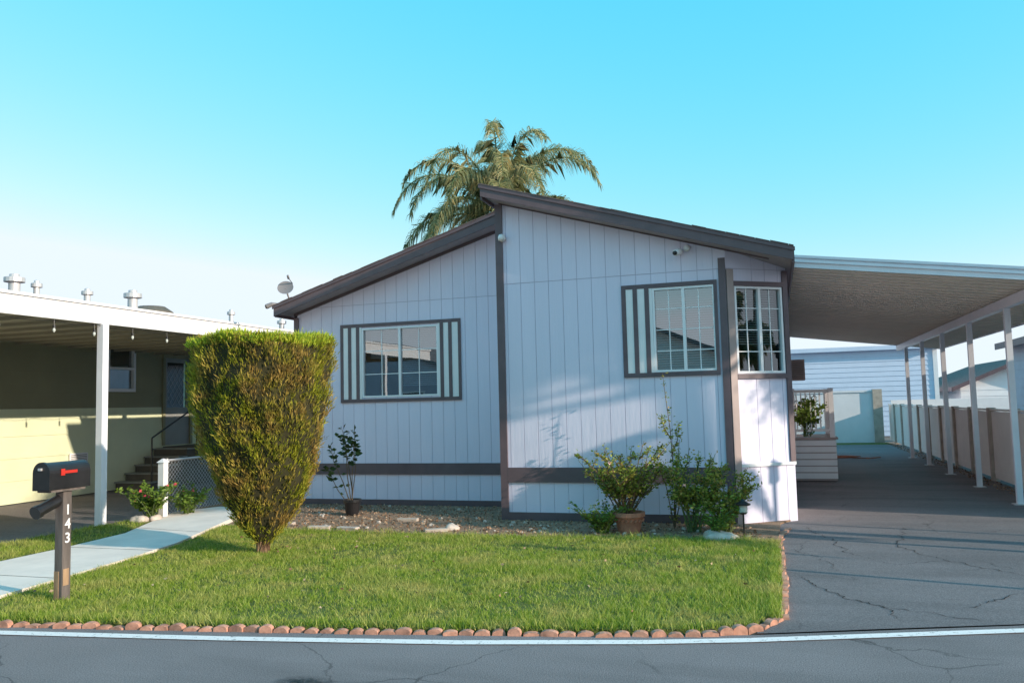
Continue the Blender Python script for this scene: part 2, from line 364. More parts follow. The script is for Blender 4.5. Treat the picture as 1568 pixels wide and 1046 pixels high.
mb.box(-7.85,-3.7,12.36,25.9,.5,.55,M_dark); mb.box(-3.6,.1,11.5,25.9,.5,.55,M_dark)
mb.box(-7.8,-3.7,15.3,15.35,.55,3.2,M_dark); mb.box(-3.6,.1,14.0,14.05,.55,3.3,M_dark)
mb.obj('interior',home)
def slab(mb,x0,x1,y0,y1,zf,t,m,mf,ms):
    z0,z1=zf(x0),zf(x1)
    mb.poly([(x0,y0,z0+t),(x1,y0,z1+t),(x1,y1,z1+t),(x0,y1,z0+t)],m)
    mb.poly([(x0,y0,z0),(x0,y1,z0),(x1,y1,z1),(x1,y0,z1)],ms)
    for (xa,xb,ya,yb) in ((x0,x1,y0,y0),(x1,x1,y0,y1),(x1,x0,y1,y1),(x0,x0,y1,y0)):
        mb.poly([(xa,ya,zf(xa)),(xb,yb,zf(xb)),(xb,yb,zf(xb)+t),(xa,ya,zf(xa)+t)],mf)
mb=MB()
slab(mb,-3.77,.27,10.56,26.3,zR,.10,M_shing,M_fascia,M_soffit)
slab(mb,-8.02,-3.70,11.92,26.3,zL,.10,M_shing,M_fascia,M_soffit)
mb.obj('roof',home)
mb=MB()
def rake(x0,x1,y,zf,dz0,dz1,t,m):
    mb.hexa([(x0,y-t,zf(x0)+dz0),(x1,y-t,zf(x1)+dz0),(x1,y,zf(x1)+dz0),(x0,y,zf(x0)+dz0),(x0,y-t,zf(x0)+dz1),(x1,y-t,zf(x1)+dz1),(x1,y,zf(x1)+dz1),(x0,y,zf(x0)+dz1)],m)
rake(-3.79,.29,10.557,zR,-.015,.125,.03,M_fascia); rake(-3.81,.31,10.527,zR,.10,.15,.018,M_fascia)
rake(-8.05,-3.80,11.917,zL,-.03,.125,.03,M_fascia); rake(-8.07,-3.82,11.887,zL,.10,.15,.018,M_fascia)
mb.box(.272,.30,10.56,26.3,zR(.27)-.05,zR(.27)+.12,M_fascia)
mb.box(-8.05,-8.022,11.92,26.3,zL(-8.02)-.05,zL(-8.02)+.12,M_fascia)
rake(-3.64,.0,10.897,lambda x:zR(x),-.02,-.004,.02,M_trim); rake(-7.9,-3.66,12.297,lambda x:zL(x),-.05,-.004,.02,M_trim)
mb.box(-3.80,-3.772,10.56,12.0,zR(-3.77)-.05,zR(-3.77)+.13,M_fascia)
x=-3.8
while x<.28:
    w_=random.uniform(.14,.24); x2=min(.3,x+w_); dz=random.uniform(.0,.012); yy=10.50+random.uniform(-.006,.006)
    mb.hexa([(x,yy,zR(x)+.151),(x2-.004,yy,zR(x2)+.151),(x2-.004,10.9,zR(x2)+.151),(x,10.9,zR(x)+.151),(x,yy,zR(x)+.158+dz),(x2-.004,yy,zR(x2)+.158+dz),(x2-.004,10.9,zR(x2)+.158+dz),(x,10.9,zR(x)+.158+dz)],M_shing); x=x2
x=-8.06
while x<-3.85:
    w_=random.uniform(.14,.24); x2=min(-3.84,x+w_); dz=random.uniform(.0,.012); yy=11.86+random.uniform(-.006,.006)
    mb.hexa([(x,yy,zL(x)+.151),(x2-.004,yy,zL(x2)+.151),(x2-.004,12.3,zL(x2)+.151),(x,12.3,zL(x)+.151),(x,yy,zL(x)+.158+dz),(x2-.004,yy,zL(x2)+.158+dz),(x2-.004,12.3,zL(x2)+.158+dz),(x,12.3,zL(x)+.158+dz)],M_shing); x=x2
mb.obj('fascia',home)
mb=MB()
t=.022
WR.bx(mb,-.06,.045,-.02,4.46,.003,.003+t,M_trim)
mb.box(-3.70,-3.665,10.88,10.98,-.02,4.42,M_trim)
WR.bx(mb,3.0,3.09,-.02,3.45,.003,.003+t,M_trim)
WR.bx(mb,.047,2.998,.54,.74,.004,.004+t,M_trim); WR.bx(mb,.047,2.998,-.02,.13,.004,.004+t,M_trim)
WL.bx(mb,0.09,4.24,.52,.70,.004,.004+t,M_trim); WL.bx(mb,.09,4.24,-.02,.11,.004,.004+t,M_trim); WL.bx(mb,-.005,.085,-.02,3.2,.003,.003+t,M_trim)
WC.bx(mb,0.0,.10,-.02,3.30,.003,.003+t,M_tan); WC.bx(mb,LC-.075,LC-.0,.78,3.30,.003,.003+t,M_trim)
WC.bx(mb,.102,LC-.077,3.085,3.145,.004,.03,M_trim); WC.bx(mb,.102,LC-.077,1.87,1.93,.004,.03,M_trim)
WC.bx(mb,.102,LC,.735,.775,.002,.028,M_white)
mb.obj('trim_boards',home)
def window(W,u0,u1,z0,z1,mulls,grids,name,blind=None,f=.028,gl=None):
    mb=MB(); B=lambda a,b,c,d,e,g,m:W.bx(mb,a,b,c,d,e,g,m)
    B(u0,u1,z1-f,z1,-.05,.012,M_vinyl); B(u0,u1,z0,z0+f,-.05,.012,M_vinyl)
    B(u0,u0+f,z0+f,z1-f,-.05,.012,M_vinyl); B(u1-f,u1,z0+f,z1-f,-.05,.012,M_vinyl)
    for mu in mulls: B(mu-.020,mu+.020,z0+f,z1-f,-.045,.008,M_vinyl)
    for (a,b,nc,nr) in grids:
        for i in range(1,nc):
            x=a+(b-a)*i/nc; B(x-.006,x+.006,z0+f,z1-f,-.036,-.022,M_vinyl)
        for j in range(1,nr):
            z=z0+(z1-z0)*j/nr; B(a,b,z-.006,z+.006,-.0355,-.0225,M_vinyl)
    mb.obj(name,home)
    g=MB(); g.poly([W.P(u0+f,-.03,z0+f),W.P(u1-f,-.03,z0+f),W.P(u1-f,-.03,z1-f),W.P(u0+f,-.03,z1-f)],gl or M_glass); g.obj(name+'_glass',home)
    if blind:
        s=MB()
        for (a,b,za) in blind:
            z=z1-.05
            while z>za:
                s.hexa([W.P(a,-.12,z),W.P(b,-.12,z),W.P(b,-.14,z+.012),W.P(a,-.14,z+.012),W.P(a,-.119,z+.002),W.P(b,-.119,z+.002),W.P(b,-.139,z+.014),W.P(a,-.139,z+.014)],M_blind); z-=.032
        s.obj(name+'_blinds',home)
a=winR[0]+3.64;b=winR[1]+3.64;mid=(a+b)/2
window(WR,a,b,winR[2],winR[3],[mid],[(a+.035,mid-.02,2,4),(mid+.02,b-.035,2,4)],'front_window',[(a+.03,b-.03,2.0)])
a=winL[0]+7.9;b=winL[1]+7.9;mid=(a+b)/2
window(WL,a,b,winL[2],winL[3],[mid],[(a+.035,mid-.02,2,3),(mid+.02,b-.035,2,3)],'side_window',[(mid,b-.03,1.95),(a+.1,mid,2.45)])
m2=LC*.5+.03
window(WC,.115,LC-.085,1.94,3.08,[m2],[(.145,m2-.02,2,4),(m2+.02,LC-.115,2,4)],'bay_window',[(.15,LC-.12,2.3)],gl=M_glass2)
def surround(W,U0,U1,Z0,Z1,g0,g1,name,left,right):
    mb=MB(); T=.055; d0,d1=.004,.024
    W.bx(mb,U0,U1,Z1-T,Z1,d0,d1,M_trim); W.bx(mb,U0,U1,Z0,Z0+T,d0,d1,M_trim)
    W.bx(mb,U0,U0+.055,Z0+T,Z1-T,d0,d1,M_trim)
    W.bx(mb,U1-.045,U1,Z0+T,Z1-T,d0,d1,M_trim)
    if left:
        W.bx(mb,U0+.057,g0-.002,Z0+T+.002,Z1-T-.002,.003,.018,M_white)
        w=(g0-U0-.055)
        for k in (.36,.80): W.bx(mb,U0+.055+w*k-.032,U0+.055+w*k+.028,Z0+T,Z1-T,.020,.026,M_trim)
    if right:
        W.bx(mb,g1+.002,U1-.047,Z0+T+.002,Z1-T-.002,.003,.018,M_white); w=(U1-.045-g1)
        for k in (.2,.62): W.bx(mb,g1+w*k-.032,g1+w*k+.028,Z0+T,Z1-T,.020,.026,M_trim)
    mb.obj(name,home)
surround(WR,-1.92+3.64,-.665+3.64,1.93,3.17,winR[0]+3.64,winR[1]+3.64,'front_window_surround',True,False)
surround(WL,-7.0+7.9,-4.81+7.9,1.71,3.03,winL[0]+7.9,winL[1]+7.9,'side_window_surround',True,True)
mb=MB(); mb.lathe((-3.59,10.84,3.92),[(.0,0),(.05,.01),(.055,.05),(.04,.09),(0.01,.1)],M_white,14)
mb.tube([(-3.59,10.9,3.96),(-3.59,10.83,3.96)],.045,M_white,12); mb.obj('eave_floodlight',home,True)
mb=MB(); mb.tube([(-1.12,10.9,3.58),(-1.12,10.80,3.56),(-1.16,10.70,3.53)],[.04,.045,.04],M_white,12); mb.tube([(-1.16,10.70,3.53),(-1.17,10.675,3.523)],.028,M_black,10)
mb.tube([(-1.02,10.9,3.62),(-1.03,10.82,3.60)],.04,M_white,10); mb.obj('security_camera_mount',home,True)
ac=empty('window_air_conditioner',(.4,17,1.95)); mb=MB(); mb.box(.21,.56,16.8,17.4,1.95,2.35,M_tan)
for i in range(9): mb.box(.24,.53,16.785,16.80,1.99+i*.037,2.00+i*.037,M_step)
mb.obj('case',ac,bevel=.01)

sd=empty('satellite_dish',(-8.1,12.9,3.5)); mb=MB()
C=Vector((-8.15,12.4,3.76)); ax=Vector((.35,-.8,.45)).normalized(); A=ax.orthogonal().normalized(); Bv=ax.cross(A); rings=[]
for i in range(6):
    r=.14*i/5; rings.append([C+(A*math.cos(q)+Bv*math.sin(q))*r+ax*(r*r*1.1) for q in np.linspace(0,2*math.pi,20,endpoint=False)])
M_dish=basic('dish_grey',(.22,.19,.19),.5,.05)
for r0,r1 in zip(rings,rings[1:]):
    for k in range(20): mb.poly([r0[k],r0[(k+1)%20],r1[(k+1)%20],r1[k]],M_dish)
mb.tube([(-8.05,12.6,3.3),(-8.15,12.5,3.6),C],.015,M_dish); mb.tube([C-A*.15,C+ax*.22-A*.1],.008,M_dish); mb.tube([C+ax*.2-A*.1,C+ax*.28-A*.1],.02,M_dish)
mb.obj('dish',sd,True)
sl=empty('security_light',(-8.15,12.0,3.4)); mb=MB(); mb.tube([(-8.06,12.05,3.42),(-8.13,11.95,3.42),(-8.2,11.9,3.38)],[.03,.04,.045],M_dish,10); mb.tube([(-8.2,11.9,3.38),(-8.21,11.89,3.375)],.035,M_black,10); mb.obj('lamp',sl)

# ---------------------------------------------------------------- carport
cp=empty('carport',(2,17,0)); mb=MB()
def zc(x): return 3.40-.135*(x-.30)
y0,y1=11.62,24.6; xa,xb=.305,4.3
mb.poly([(xa,y0,zc(xa)+.12),(xb,y0,zc(xb)+.12),(xb,y1,zc(xb)+.12),(xa,y1,zc(xa)+.12)],M_alumw)
mb.poly([(xa,y0,zc(xa)),(xa,y1,zc(xa)),(xb,y1,zc(xb)),(xb,y0,zc(xb))],M_alum)
y=y0+.2
while y<y1-.05:
    mb.hexa([(xa,y,zc(xa)-.022),(xb,y,zc(xb)-.022),(xb,y+.035,zc(xb)-.022),(xa,y+.035,zc(xa)-.022),(xa,y,zc(xa)-.002),(xb,y,zc(xb)-.002),(xb,y+.035,zc(xb)-.002),(xa,y+.035,zc(xa)-.002)],M_alum); y+=.30
mb.obj('roof_pan',cp)
mb=MB()
def cf(ya,yb,lo,hi,m): mb.hexa([(xa-.01,ya,zc(xa)+lo),(xb,ya,zc(xb)+lo),(xb,yb,zc(xb)+lo),(xa-.01,yb,zc(xa)+lo),(xa-.01,ya,zc(xa)+hi),(xb,ya,zc(xb)+hi),(xb,yb,zc(xb)+hi),(xa-.01,yb,zc(xa)+hi)],m)
cf(y0-.03,y0-.002,-.03,.13,M_alumw); cf(y0-.055,y0-.032,.04,.075,M_alumw); cf(y0-.06,y0-.032,.10,.135,M_alumw); cf(y1+.002,y1+.03,-.03,.13,M_alumw)
mb.box(xb+.002,xb+.06,y0-.03,y1,zc(xb)-.03,zc(xb)+.13,M_alumw)
mb.box(3.21,3.31,y0+.02,y1-.02,zc(3.26)-.17,zc(3.26)-.03,M_alumw)
mb.obj('fascia',cp)
mb=MB()
for y in (13.5,15.95,18.4,20.8,23.2): 
    mb.box(3.22,3.30,y-.04,y+.04,.0,zc(3.26)-.172,M_alumw); mb.box(3.17,3.35,y-.09,y+.09,.004,.016,M_galv)
mb.obj('posts',cp)

# ---------------------------------------------------------------- boundary fence + back wall
fn=empty('panel_fence',(3.75,21,0)); mb=MB(); y=12.3
while y<30.6:
    n=8
    for i in range(n):
        ya=y+.06+i*(1.48/n); mb.box(3.75,3.79,ya+.003,ya+1.48/n-.003,.06,1.27+random.uniform(-.006,.006),M_fence)
    mb.box(3.745,3.75,y+.06,y+1.54,.14,.2,M_fence)
    mb.box(3.70,3.83,y-.06,y+.056,-.02,1.34,M_fpost)
    mb.box(3.73,3.81,y+.06,y+1.54,1.285,1.32,M_fence)
    y+=1.6
mb.obj('panels',fn)
N=1500; P=np.stack([rng.uniform(3.45,3.72,N),rng.uniform(12,30,N),np.full(N,.015)],1);D=rng.normal(size=(N,3));D[:,2]=np.abs(D[:,2])*.3
LEAF_DRY=leafmat('dry_leaves',[(.14,.07,.04),(.34,.2,.12),(.55,.40,.28)],.1)
bw=empty('block_wall',(1,31,0)); mb=MB(); mb.box(-6,3.2,31.0,31.2,-.03,1.75,M_block); mb.box(-6,3.25,30.97,31.23,1.75,1.82,M_block); mb.box(3.2,3.5,30.9,31.25,-.03,1.85,M_fpost); mb.obj('wall',bw)
sheet('back_grass',[(-.2,29.62),(3.6,29.62),(3.6,30.95),(-.2,30.95)],.005,M_turf)
def lap(mb,x0,x1,y,z0,z1,m,st=.13,ny=-1):
    z=z0
    while z<z1-.01:
        h=min(st,z1-z); mb.hexa([(x0,y+ny*.022,z),(x1,y+ny*.022,z),(x1,y+.02,z),(x0,y+.02,z),(x0,y+ny*.004,z+h),(x1,y+ny*.004,z+h),(x1,y+.02,z+h),(x0,y+.02,z+h)],m); z+=st
bb=empty('blue_outbuilding',(2,38,0)); mb=MB(); lap(mb,-4,6.1,36,0,3.45,M_blue,.2); mb.box(-4,6.1,36.03,42,0,3.45,M_blue)
mb.box(6.0,6.16,35.94,36.1,0,3.45,M_white); mb.box(-4.2,6.3,35.7,42.2,3.452,3.62,M_blue); mb.obj('body',bb)
dk=empty('porch_steps',(.7,17.4,0)); mb=MB()
mb.box(.25,1.05,16.8,18.4,.02,.80,M_tan)
for i in range(6): mb.box(.25+.0,1.055,16.785,16.80,.06+i*.125,.165+i*.125,M_block)
mb.box(.22,1.09,16.76,18.45,.802,.84,M_tan); 
for (x,yy) in ((.30,16.85),(1.0,16.85),(1.0,18.35)): mb.box(x-.045,x+.045,yy-.045,yy+.045,.842,1.78,M_block)
mb.box(.345,.955,16.83,16.87,1.70,1.76,M_white); mb.box(.345,.955,16.83,16.87,.95,1.0,M_white)
for i in range(7): mb.box(.36+i*.085,.385+i*.085,16.835,16.865,1.002,1.698,M_white)
mb.box(.98,1.02,16.9,18.3,1.70,1.76,M_block)
mb.box(.25,.9,19.5,20.4,.02,.5,M_tan)
mb.obj('deck',dk)
hs=empty('garden_hose',(1.9,23,0)); mb=MB()
mb.tube([(1.5+.3*math.cos(a)+.02*a,23+.25*math.sin(a),.03+.004*a) for a in np.linspace(0,12,60)],.015,M_terra,6); mb.tube([(1.8,23,.03),(2.2,22.8,.03),(2.5,23.2,.03)],.015,M_terra,6); mb.obj('coil',hs)

# ---------------------------------------------------------------- left neighbour
nh=empty('neighbor_house',(-15,12,0)); mb=MB()
X=-13.5
def lapX(mb,x,y0,y1,z0,z1,m,st,nx=1):
    z=z0
    while z<z1-.01:
        h=min(st,z1-z); mb.hexa([(x-.02,y0,z),(x+nx*.02,y0,z),(x+nx*.02,y1,z),(x-.02,y1,z),(x-.02,y0,z+h),(x+nx*.004,y0,z+h),(x+nx*.004,y1,z+h),(x-.02,y1,z+h)],m); z+=st
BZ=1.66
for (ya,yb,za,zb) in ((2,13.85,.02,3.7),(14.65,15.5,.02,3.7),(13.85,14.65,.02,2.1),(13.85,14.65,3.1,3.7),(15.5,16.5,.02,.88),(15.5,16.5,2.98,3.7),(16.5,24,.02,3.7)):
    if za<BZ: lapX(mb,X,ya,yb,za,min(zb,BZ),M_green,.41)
    if zb>BZ: lapX(mb,X,ya,yb,max(za,BZ),zb,M_greenshade,.41)  # upper wall: awning shade painted in as a darker tone
mb.box(-20,X-.6,2,24,3.5,3.6,M_green); mb.box(-20,-13.6,23.9,24,.02,3.7,M_green); mb.box(-20,-13.6,2,2.1,.02,3.7,M_green)
mb.box(-14.6,-14.55,13,17.5,0,3.2,M_dark)
mb.obj('walls',nh)
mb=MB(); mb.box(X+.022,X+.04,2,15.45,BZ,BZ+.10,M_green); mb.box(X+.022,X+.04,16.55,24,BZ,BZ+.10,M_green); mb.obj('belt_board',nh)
mb=MB()
for (a,b,c,d) in ((-13.2,3.70,-16.7,4.36),(-16.7,4.36,-20.2,3.70)):
    mb.hexa([(a,1.5,b),(c,1.5,d),(c,24.4,d),(a,24.4,b),(a,1.5,b+.1),(c,1.5,d+.1),(c,24.4,d+.1),(a,24.4,b+.1)],M_shing)
mb.obj('roof',nh)
mb=MB()
for (x,y,r,h) in ((-15.0,12.9,.16,.58),(-14.9,13.35,.09,.50),(-14.8,14.6,.10,.48),(-15.0,16.2,.17,.66),(-15.0,22.6,.12,.55),(-14.6,19.5,.09,.50)):
    z=4.0; mb.lathe((x,y,z),[(r*.7,-.1),(r*.7,h*.7),(r*.75,h*.7),(r*1.25,h*.72),(r*1.25,h*.88),(r*.6,h*.92),(r*.6,h),(.01,h+.02)],M_galv,16)
for (x,y,s_) in ((-16.0,12.2,1.0),(-16.2,18.2,1.0)): mb.lathe((x,y,4.2),[(.6*s_,0),(.55*s_,.2),(.35*s_,.34),(.02,.38)],M_step,18)
mb.obj('roof_vents',nh,False)
mb=MB()
W2=Wall((X,13.85),(X,14.65),0,lambda u:0,(1,0))
for (a,b,c,d) in ((0,.8,3.04,3.1),(0,.8,2.1,2.17),(0,.06,2.17,3.04),(.74,.8,2.17,3.04),(.06,.74,2.58,2.63)): W2.bx(mb,a,b,c,d,-.03,.045,M_white)
mb.obj('window_frame',nh)
mb=MB(); mb.poly([(X-.02,13.9,2.15),(X-.02,14.6,2.15),(X-.02,14.6,3.05),(X-.02,13.9,3.05)],M_glass); mb.obj('window_pane',nh)
mb=MB(); WD=Wall((X,15.5),(X,16.5),0,lambda u:0,(1,0))
WD.bx(mb,0,.08,.88,2.98,-.02,.05,M_greenshade); WD.bx(mb,.92,1,.88,2.98,-.02,.05,M_greenshade); WD.bx(mb,.08,.92,2.9,2.98,-.02,.05,M_greenshade)
WD.bx(mb,.08,.92,.88,1.75,-.03,.01,M_doorw); WD.bx(mb,.08,.17,1.75,2.9,-.03,.01,M_doorw); WD.bx(mb,.83,.92,1.75,2.9,-.03,.01,M_doorw); WD.bx(mb,.17,.83,2.8,2.9,-.03,.01,M_doorw)
for k in range(-6,8):
    z0=1.78+k*.18
    for sgn in (1,-1):
        pts=[]
        for uu in np.linspace(.17,.83,8):
            zz=z0+sgn*(uu-.5)*1.3
            if 1.76<zz<2.79: pts.append(WD.P(uu,0,zz))
        if len(pts)>1: mb.tube(pts,.004,M_doorw,4,False)
mb.obj('door',nh)
mb=MB(); mb.poly([(X-.02,15.6,1.75),(X-.02,16.4,1.75),(X-.02,16.4,2.85),(X-.02,15.6,2.85)],M_glass2); mb.obj('door_glass',nh)
mb=MB()
for i in range(5): mb.box(-13.45,-12.55,14.1+i*.28,14.1+(i+1)*.28-.003,0,.16*(i+1),M_step); mb.box(-13.46,-12.52,14.07+i*.28,14.1+(i+1)*.28-.02,.16*(i+1)+.002,.16*(i+1)+.03,M_doorw)
mb.box(-13.45,-12.5,15.5,16.8,0,.86,M_step); 
for y,z in ((14.1,.2),(15.5,.86),(16.75,.86)): mb.box(-12.53,-12.505,y-.012,y+.012,z,z+.9,M_black)
mb.hexa([(-12.53,14.1,1.09),(-12.505,14.1,1.09),(-12.505,15.5,1.75),(-12.53,15.5,1.75),(-12.53,14.1,1.12),(-12.505,14.1,1.12),(-12.505,15.5,1.78),(-12.53,15.5,1.78)],M_black)
mb.box(-12.53,-12.505,15.5,16.77,1.75,1.78,M_black)
mb.obj('entry_steps',nh)
mb=MB()
mb.box(-13.45,-9.48,3.0,19.5,3.0,3.05,M_awn); mb.box(-9.478,-9.42,3.0,19.5,2.95,3.21,M_white); mb.box(-9.45,-9.39,3.0,19.5,3.212,3.25,M_white)
y=3.2
while y<19.4: mb.box(-13.45,-9.5,y,y+.04,2.955,2.998,M_awn); y+=.6
for y in (5.9,9.62,13.4,17.1): mb.box(-9.50,-9.39,y-.055,y+.055,.005,2.948,M_alumw)
mb.obj('awning',nh)
mb=MB()
for i,y in enumerate((7.9,8.75,9.45,10.2,10.95,11.7)):
    z=2.93; mb.tube([(-9.44,y,z),(-9.44,y,z-.07)],.006,M_black,5); mb.tube([(-9.44,y,z-.07),(-9.44,y,z-.11)],.018,M_black,8); mb.lathe((-9.44,y,z-.17),[(.005,0),(.018,.02),(.02,.04),(.012,.06)],M_bulb,10)
mb.tube([(-9.44,y_,2.93-.03*abs(math.sin((y_-7.9)*3.9))) for y_ in np.linspace(3,12.5,90)],.004,M_black,4,False)
mb.obj('string_lights',nh)
mb=MB(); mb.box(X+.02,X+.05,12.9,13.35,.62,.86,M_white)
for i in range(6): mb.box(X+.051,X+.056,12.93,13.32,.65+i*.033,.662+i*.033,M_step)
mb.obj('wall_vent',nh)

cl=empty('chain_link_fence',(-9.05,11.5,0)); mb=MB()
fy0,fy1,fx,fz=10.55,14.2,-9.08,.88
for y in (fy0,12.3,14.2): mb.tube([(fx,y,0),(fx,y,fz+.03)],.025,M_galv,8)
mb.tube([(fx,fy0,fz),(fx,fy1,fz)],.018,M_galv,8); 
s=.075
n=int((fy1-fy0)/s)
for i in range(-12,n+1):
    for sg in (1,-1):
        y_=fy0+i*s; L=fz-.05
        if sg==1: p0=(y_,.05); p1=(y_+L,fz)
        else: p0=(y_,fz); p1=(y_+L,.05)
        ta=max(0,(fy0-p0[0])/L); tb=min(1,(fy1-p0[0])/L)
        if tb<=ta: continue
        f=lambda t:(fx,p0[0]+(p1[0]-p0[0])*t,p0[1]+(p1[1]-p0[1])*t)
        mb.tube([f(ta),f(tb)],.0028,M_galv,4,False)
mb.obj('mesh',cl)
pp=empty('fence_post',(-9.0,10.4,0)); mb=MB(); mb.box(-9.05,-8.95,10.33,10.43,0,.86,M_white); mb.hexa([(-9.07,10.31,.862),(-8.93,10.31,.862),(-8.93,10.45,.862),(-9.07,10.45,.862),(-9.01,10.37,.92),(-8.99,10.37,.92),(-8.99,10.39,.92),(-9.01,10.39,.92)],M_white); mb.obj('post',pp)

# ---------------------------------------------------------------- foliage helpers
def leaves(name,P,D,L,Wd,mat,parent,fold=.25):
    N=len(P); D=D/np.linalg.norm(D,axis=1,keepdims=True)
    r=rng.normal(size=(N,3)); S=np.cross(D,r); S/=np.linalg.norm(S,axis=1,keepdims=True)+1e-9; Nn=np.cross(D,S)
    L=np.broadcast_to(L,(N,)).reshape(-1,1); Wd=np.broadcast_to(Wd,(N,)).reshape(-1,1)
    a=P; b=P+D*L*.5+S*Wd*.5+Nn*Wd*fold; c=P+D*L; d=P+D*L*.5-S*Wd*.5+Nn*Wd*fold
    V=np.stack([a,b,c,d],1).reshape(-1,3)
    return put(name,nmesh(name,V,np.arange(4*N).reshape(-1,4),[mat]),parent)

def topiary(loc,name):
    e=empty(name,(loc[0],loc[1],0)); 
    prof=[(.0,.07),(.12,.10),(.35,.30),(.8,.53),(1.25,.66),(1.7,.745),(2.1,.78),(2.36,.785)]
    zs=np.array([p[0] for p in prof]); rs=np.array([p[1] for p in prof])
    def lump(a,z): return 1+.035*np.sin(3*a+2*z)+.03*np.sin(7*a-5*z+1)+.03*np.sin(13*a+9*z)+.035*np.sin(5*a+11*z)
    mb=MB(); n=36; rings=[]
    Z=np.linspace(0.05,2.33,24)
    for z in Z:
        r=np.interp(z,zs,rs)-.06; ring=[]
        for k in range(n):
            a=2*math.pi*k/n; rr=r*lump(a,z); ring.append(len(mb.V)); mb.V.append((loc[0]+rr*math.cos(a),loc[1]+rr*math.sin(a),z))
        rings.append(ring)
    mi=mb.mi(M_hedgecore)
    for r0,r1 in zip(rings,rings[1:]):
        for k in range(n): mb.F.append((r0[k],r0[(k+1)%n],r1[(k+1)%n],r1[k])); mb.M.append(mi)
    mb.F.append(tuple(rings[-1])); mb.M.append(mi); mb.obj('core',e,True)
    mb=MB()
    for k in range(9):
        a=k*.7; mb.tube([(loc[0]+.03*math.cos(a),loc[1]+.03*math.sin(a),-.02),(loc[0]+.06*math.cos(a),loc[1]+.06*math.sin(a),.2),(loc[0]+.2*math.cos(a),loc[1]+.2*math.sin(a),.5)],[.05,.035,.02],M_bark,7)
    mb.obj('trunk',e)
    N=74000; z=rng.uniform(.1,2.4,N); r=np.interp(z,zs,rs); k=rng.random(N)<(r/.8); z=z[k]; r=r[k]; N=len(z)
    a=rng.uniform(0,2*np.pi,N)
    cl_=np.sin(9*a+3*np.sin(5*z))*np.sin(8*z+2*np.sin(6*a)); k=rng.random(N)<(.72+.36*cl_); z=z[k];r=r[k];a=a[k];cl_=cl_[k];N=len(z)
    rr=r*lump(a,z)-.06+rng.normal(0,.024,N)+.03*cl_
    P=np.stack([loc[0]+rr*np.cos(a),loc[1]+rr*np.sin(a),z],1)
    D=np.stack([np.cos(a)*.55,np.sin(a)*.55,np.full(N,1.0)],1)+rng.normal(0,.38,(N,3))
    leaves('foliage',P,D,rng.uniform(.035,.085,N),rng.uniform(.006,.014,N),M_hedge,e)
    N=14000; rad=np.sqrt(rng.random(N))*.78; a=rng.uniform(0,2*np.pi,N); rl=rad*lump(a,np.full(N,2.36))
    P=np.stack([loc[0]+rl*np.cos(a),loc[1]+rl*np.sin(a),2.34+.05*(1-(rad/.8)**4)+.035*np.sin(a*3)*rad+.02*np.sin(a*7)+rng.normal(0,.02,N)],1)
    D=np.stack([np.cos(a)*.3,np.sin(a)*.3,np.ones(N)],1)+rng.normal(0,.4,(N,3))
    leaves('top_growth',P,D,rng.uniform(.03,.09,N),rng.uniform(.007,.015,N),M_hedget,e)
topiary((-5.52,7.95),'topiary_bush')

def bushy(name,loc,stems,leafn,mat,lsize=(.03,.06),stemmat=None,flowers=0,fm=None,spread=.35,wratio=.55):
    e=empty(name,loc); mb=MB(); tips=[]
    L=Vector(loc)
    for st in stems:
        pts=[L+Vector(p) for p in st]; r0=.009; mb.tube(pts,[r0*(1-.7*i/(len(pts)-1)) for i in range(len(pts))],stemmat or M_stem,5)
        tips.append([np.array(p) for p in pts])
    P=[];D=[]
    for pts in tips:
        segs=list(zip(pts,pts[1:])); lens=[np.linalg.norm(b-a) for a,b in segs]; tot=sum(lens)
        for _ in range(leafn):
            t=1-abs(rng.normal(0,spread)); t=min(1,max(.12,t))*tot; acc=0
            for (a,b),l in zip(segs,lens):
                if t<=acc+l+1e-9: p=a+(b-a)*((t-acc)/l); break
                acc+=l
            d=rng.normal(size=3); d[2]=abs(d[2])*.5-.1; P.append(p+rng.normal(0,.018,3)); D.append(d)
    P=np.array(P);D=np.array(D); n=len(P); l=rng.uniform(*lsize,n)
    mb.obj('stems',e); leaves('leaves',P,D,l,l*wratio,mat,e)
    if flowers:
        f=MB()
        for i in range(flowers):
            p=random.choice(tips)[-1]
            for k in range(9):
                d=np.array([random.gauss(0,1),random.gauss(0,1),abs(random.gauss(0,.8))]); d/=np.linalg.norm(d); q=p+d*.012; s_=np.cross(d,[.3,.2,.9]); s_/=np.linalg.norm(s_)+1e-6; t_=np.cross(d,s_)
                f.poly([q-s_*.02,q+t_*.02+d*.012,q+s_*.02,q-t_*.02+d*.012],fm)
        f.obj('flowers',e)
    return e
def stemset(n,h,spread,sub=3,base=.08):
    out=[]
    for i in range(n):
        a=random.uniform(0,6.28); hh=h*random.uniform(.6,1.05); s=spread*random.uniform(.3,1)
        p0=(random.uniform(-base,base),random.uniform(-base,base),0)
        p1=(p0[0]+s*.3*math.cos(a),p0[1]+s*.3*math.sin(a),hh*.4); p2=(p0[0]+s*.7*math.cos(a+.1),p0[1]+s*.7*math.sin(a+.1),hh*.75); p3=(p0[0]+s*math.cos(a),p0[1]+s*math.sin(a),hh)
        out.append([p0,p1,p2,p3])
        for k in range(sub):
            b=a+random.uniform(-1.6,1.6); q=[p1,p2][k%2]; l=random.uniform(.1,.28)
            out.append([q,(q[0]+l*.5*math.cos(b),q[1]+l*.5*math.sin(b),q[2]+l*.5),(q[0]+l*math.cos(b),q[1]+l*math.sin(b),q[2]+l*.8)])
    return out
pt=empty('terracotta_pot',(-1.78,10.05,0)); mb=MB(); mb.lathe((-1.78,10.05,.02),[(.13,0),(.17,.18),(.175,.2),(.20,.2),(.20,.25),(.17,.25),(.165,.21),(.01,.21)],M_terra,24)
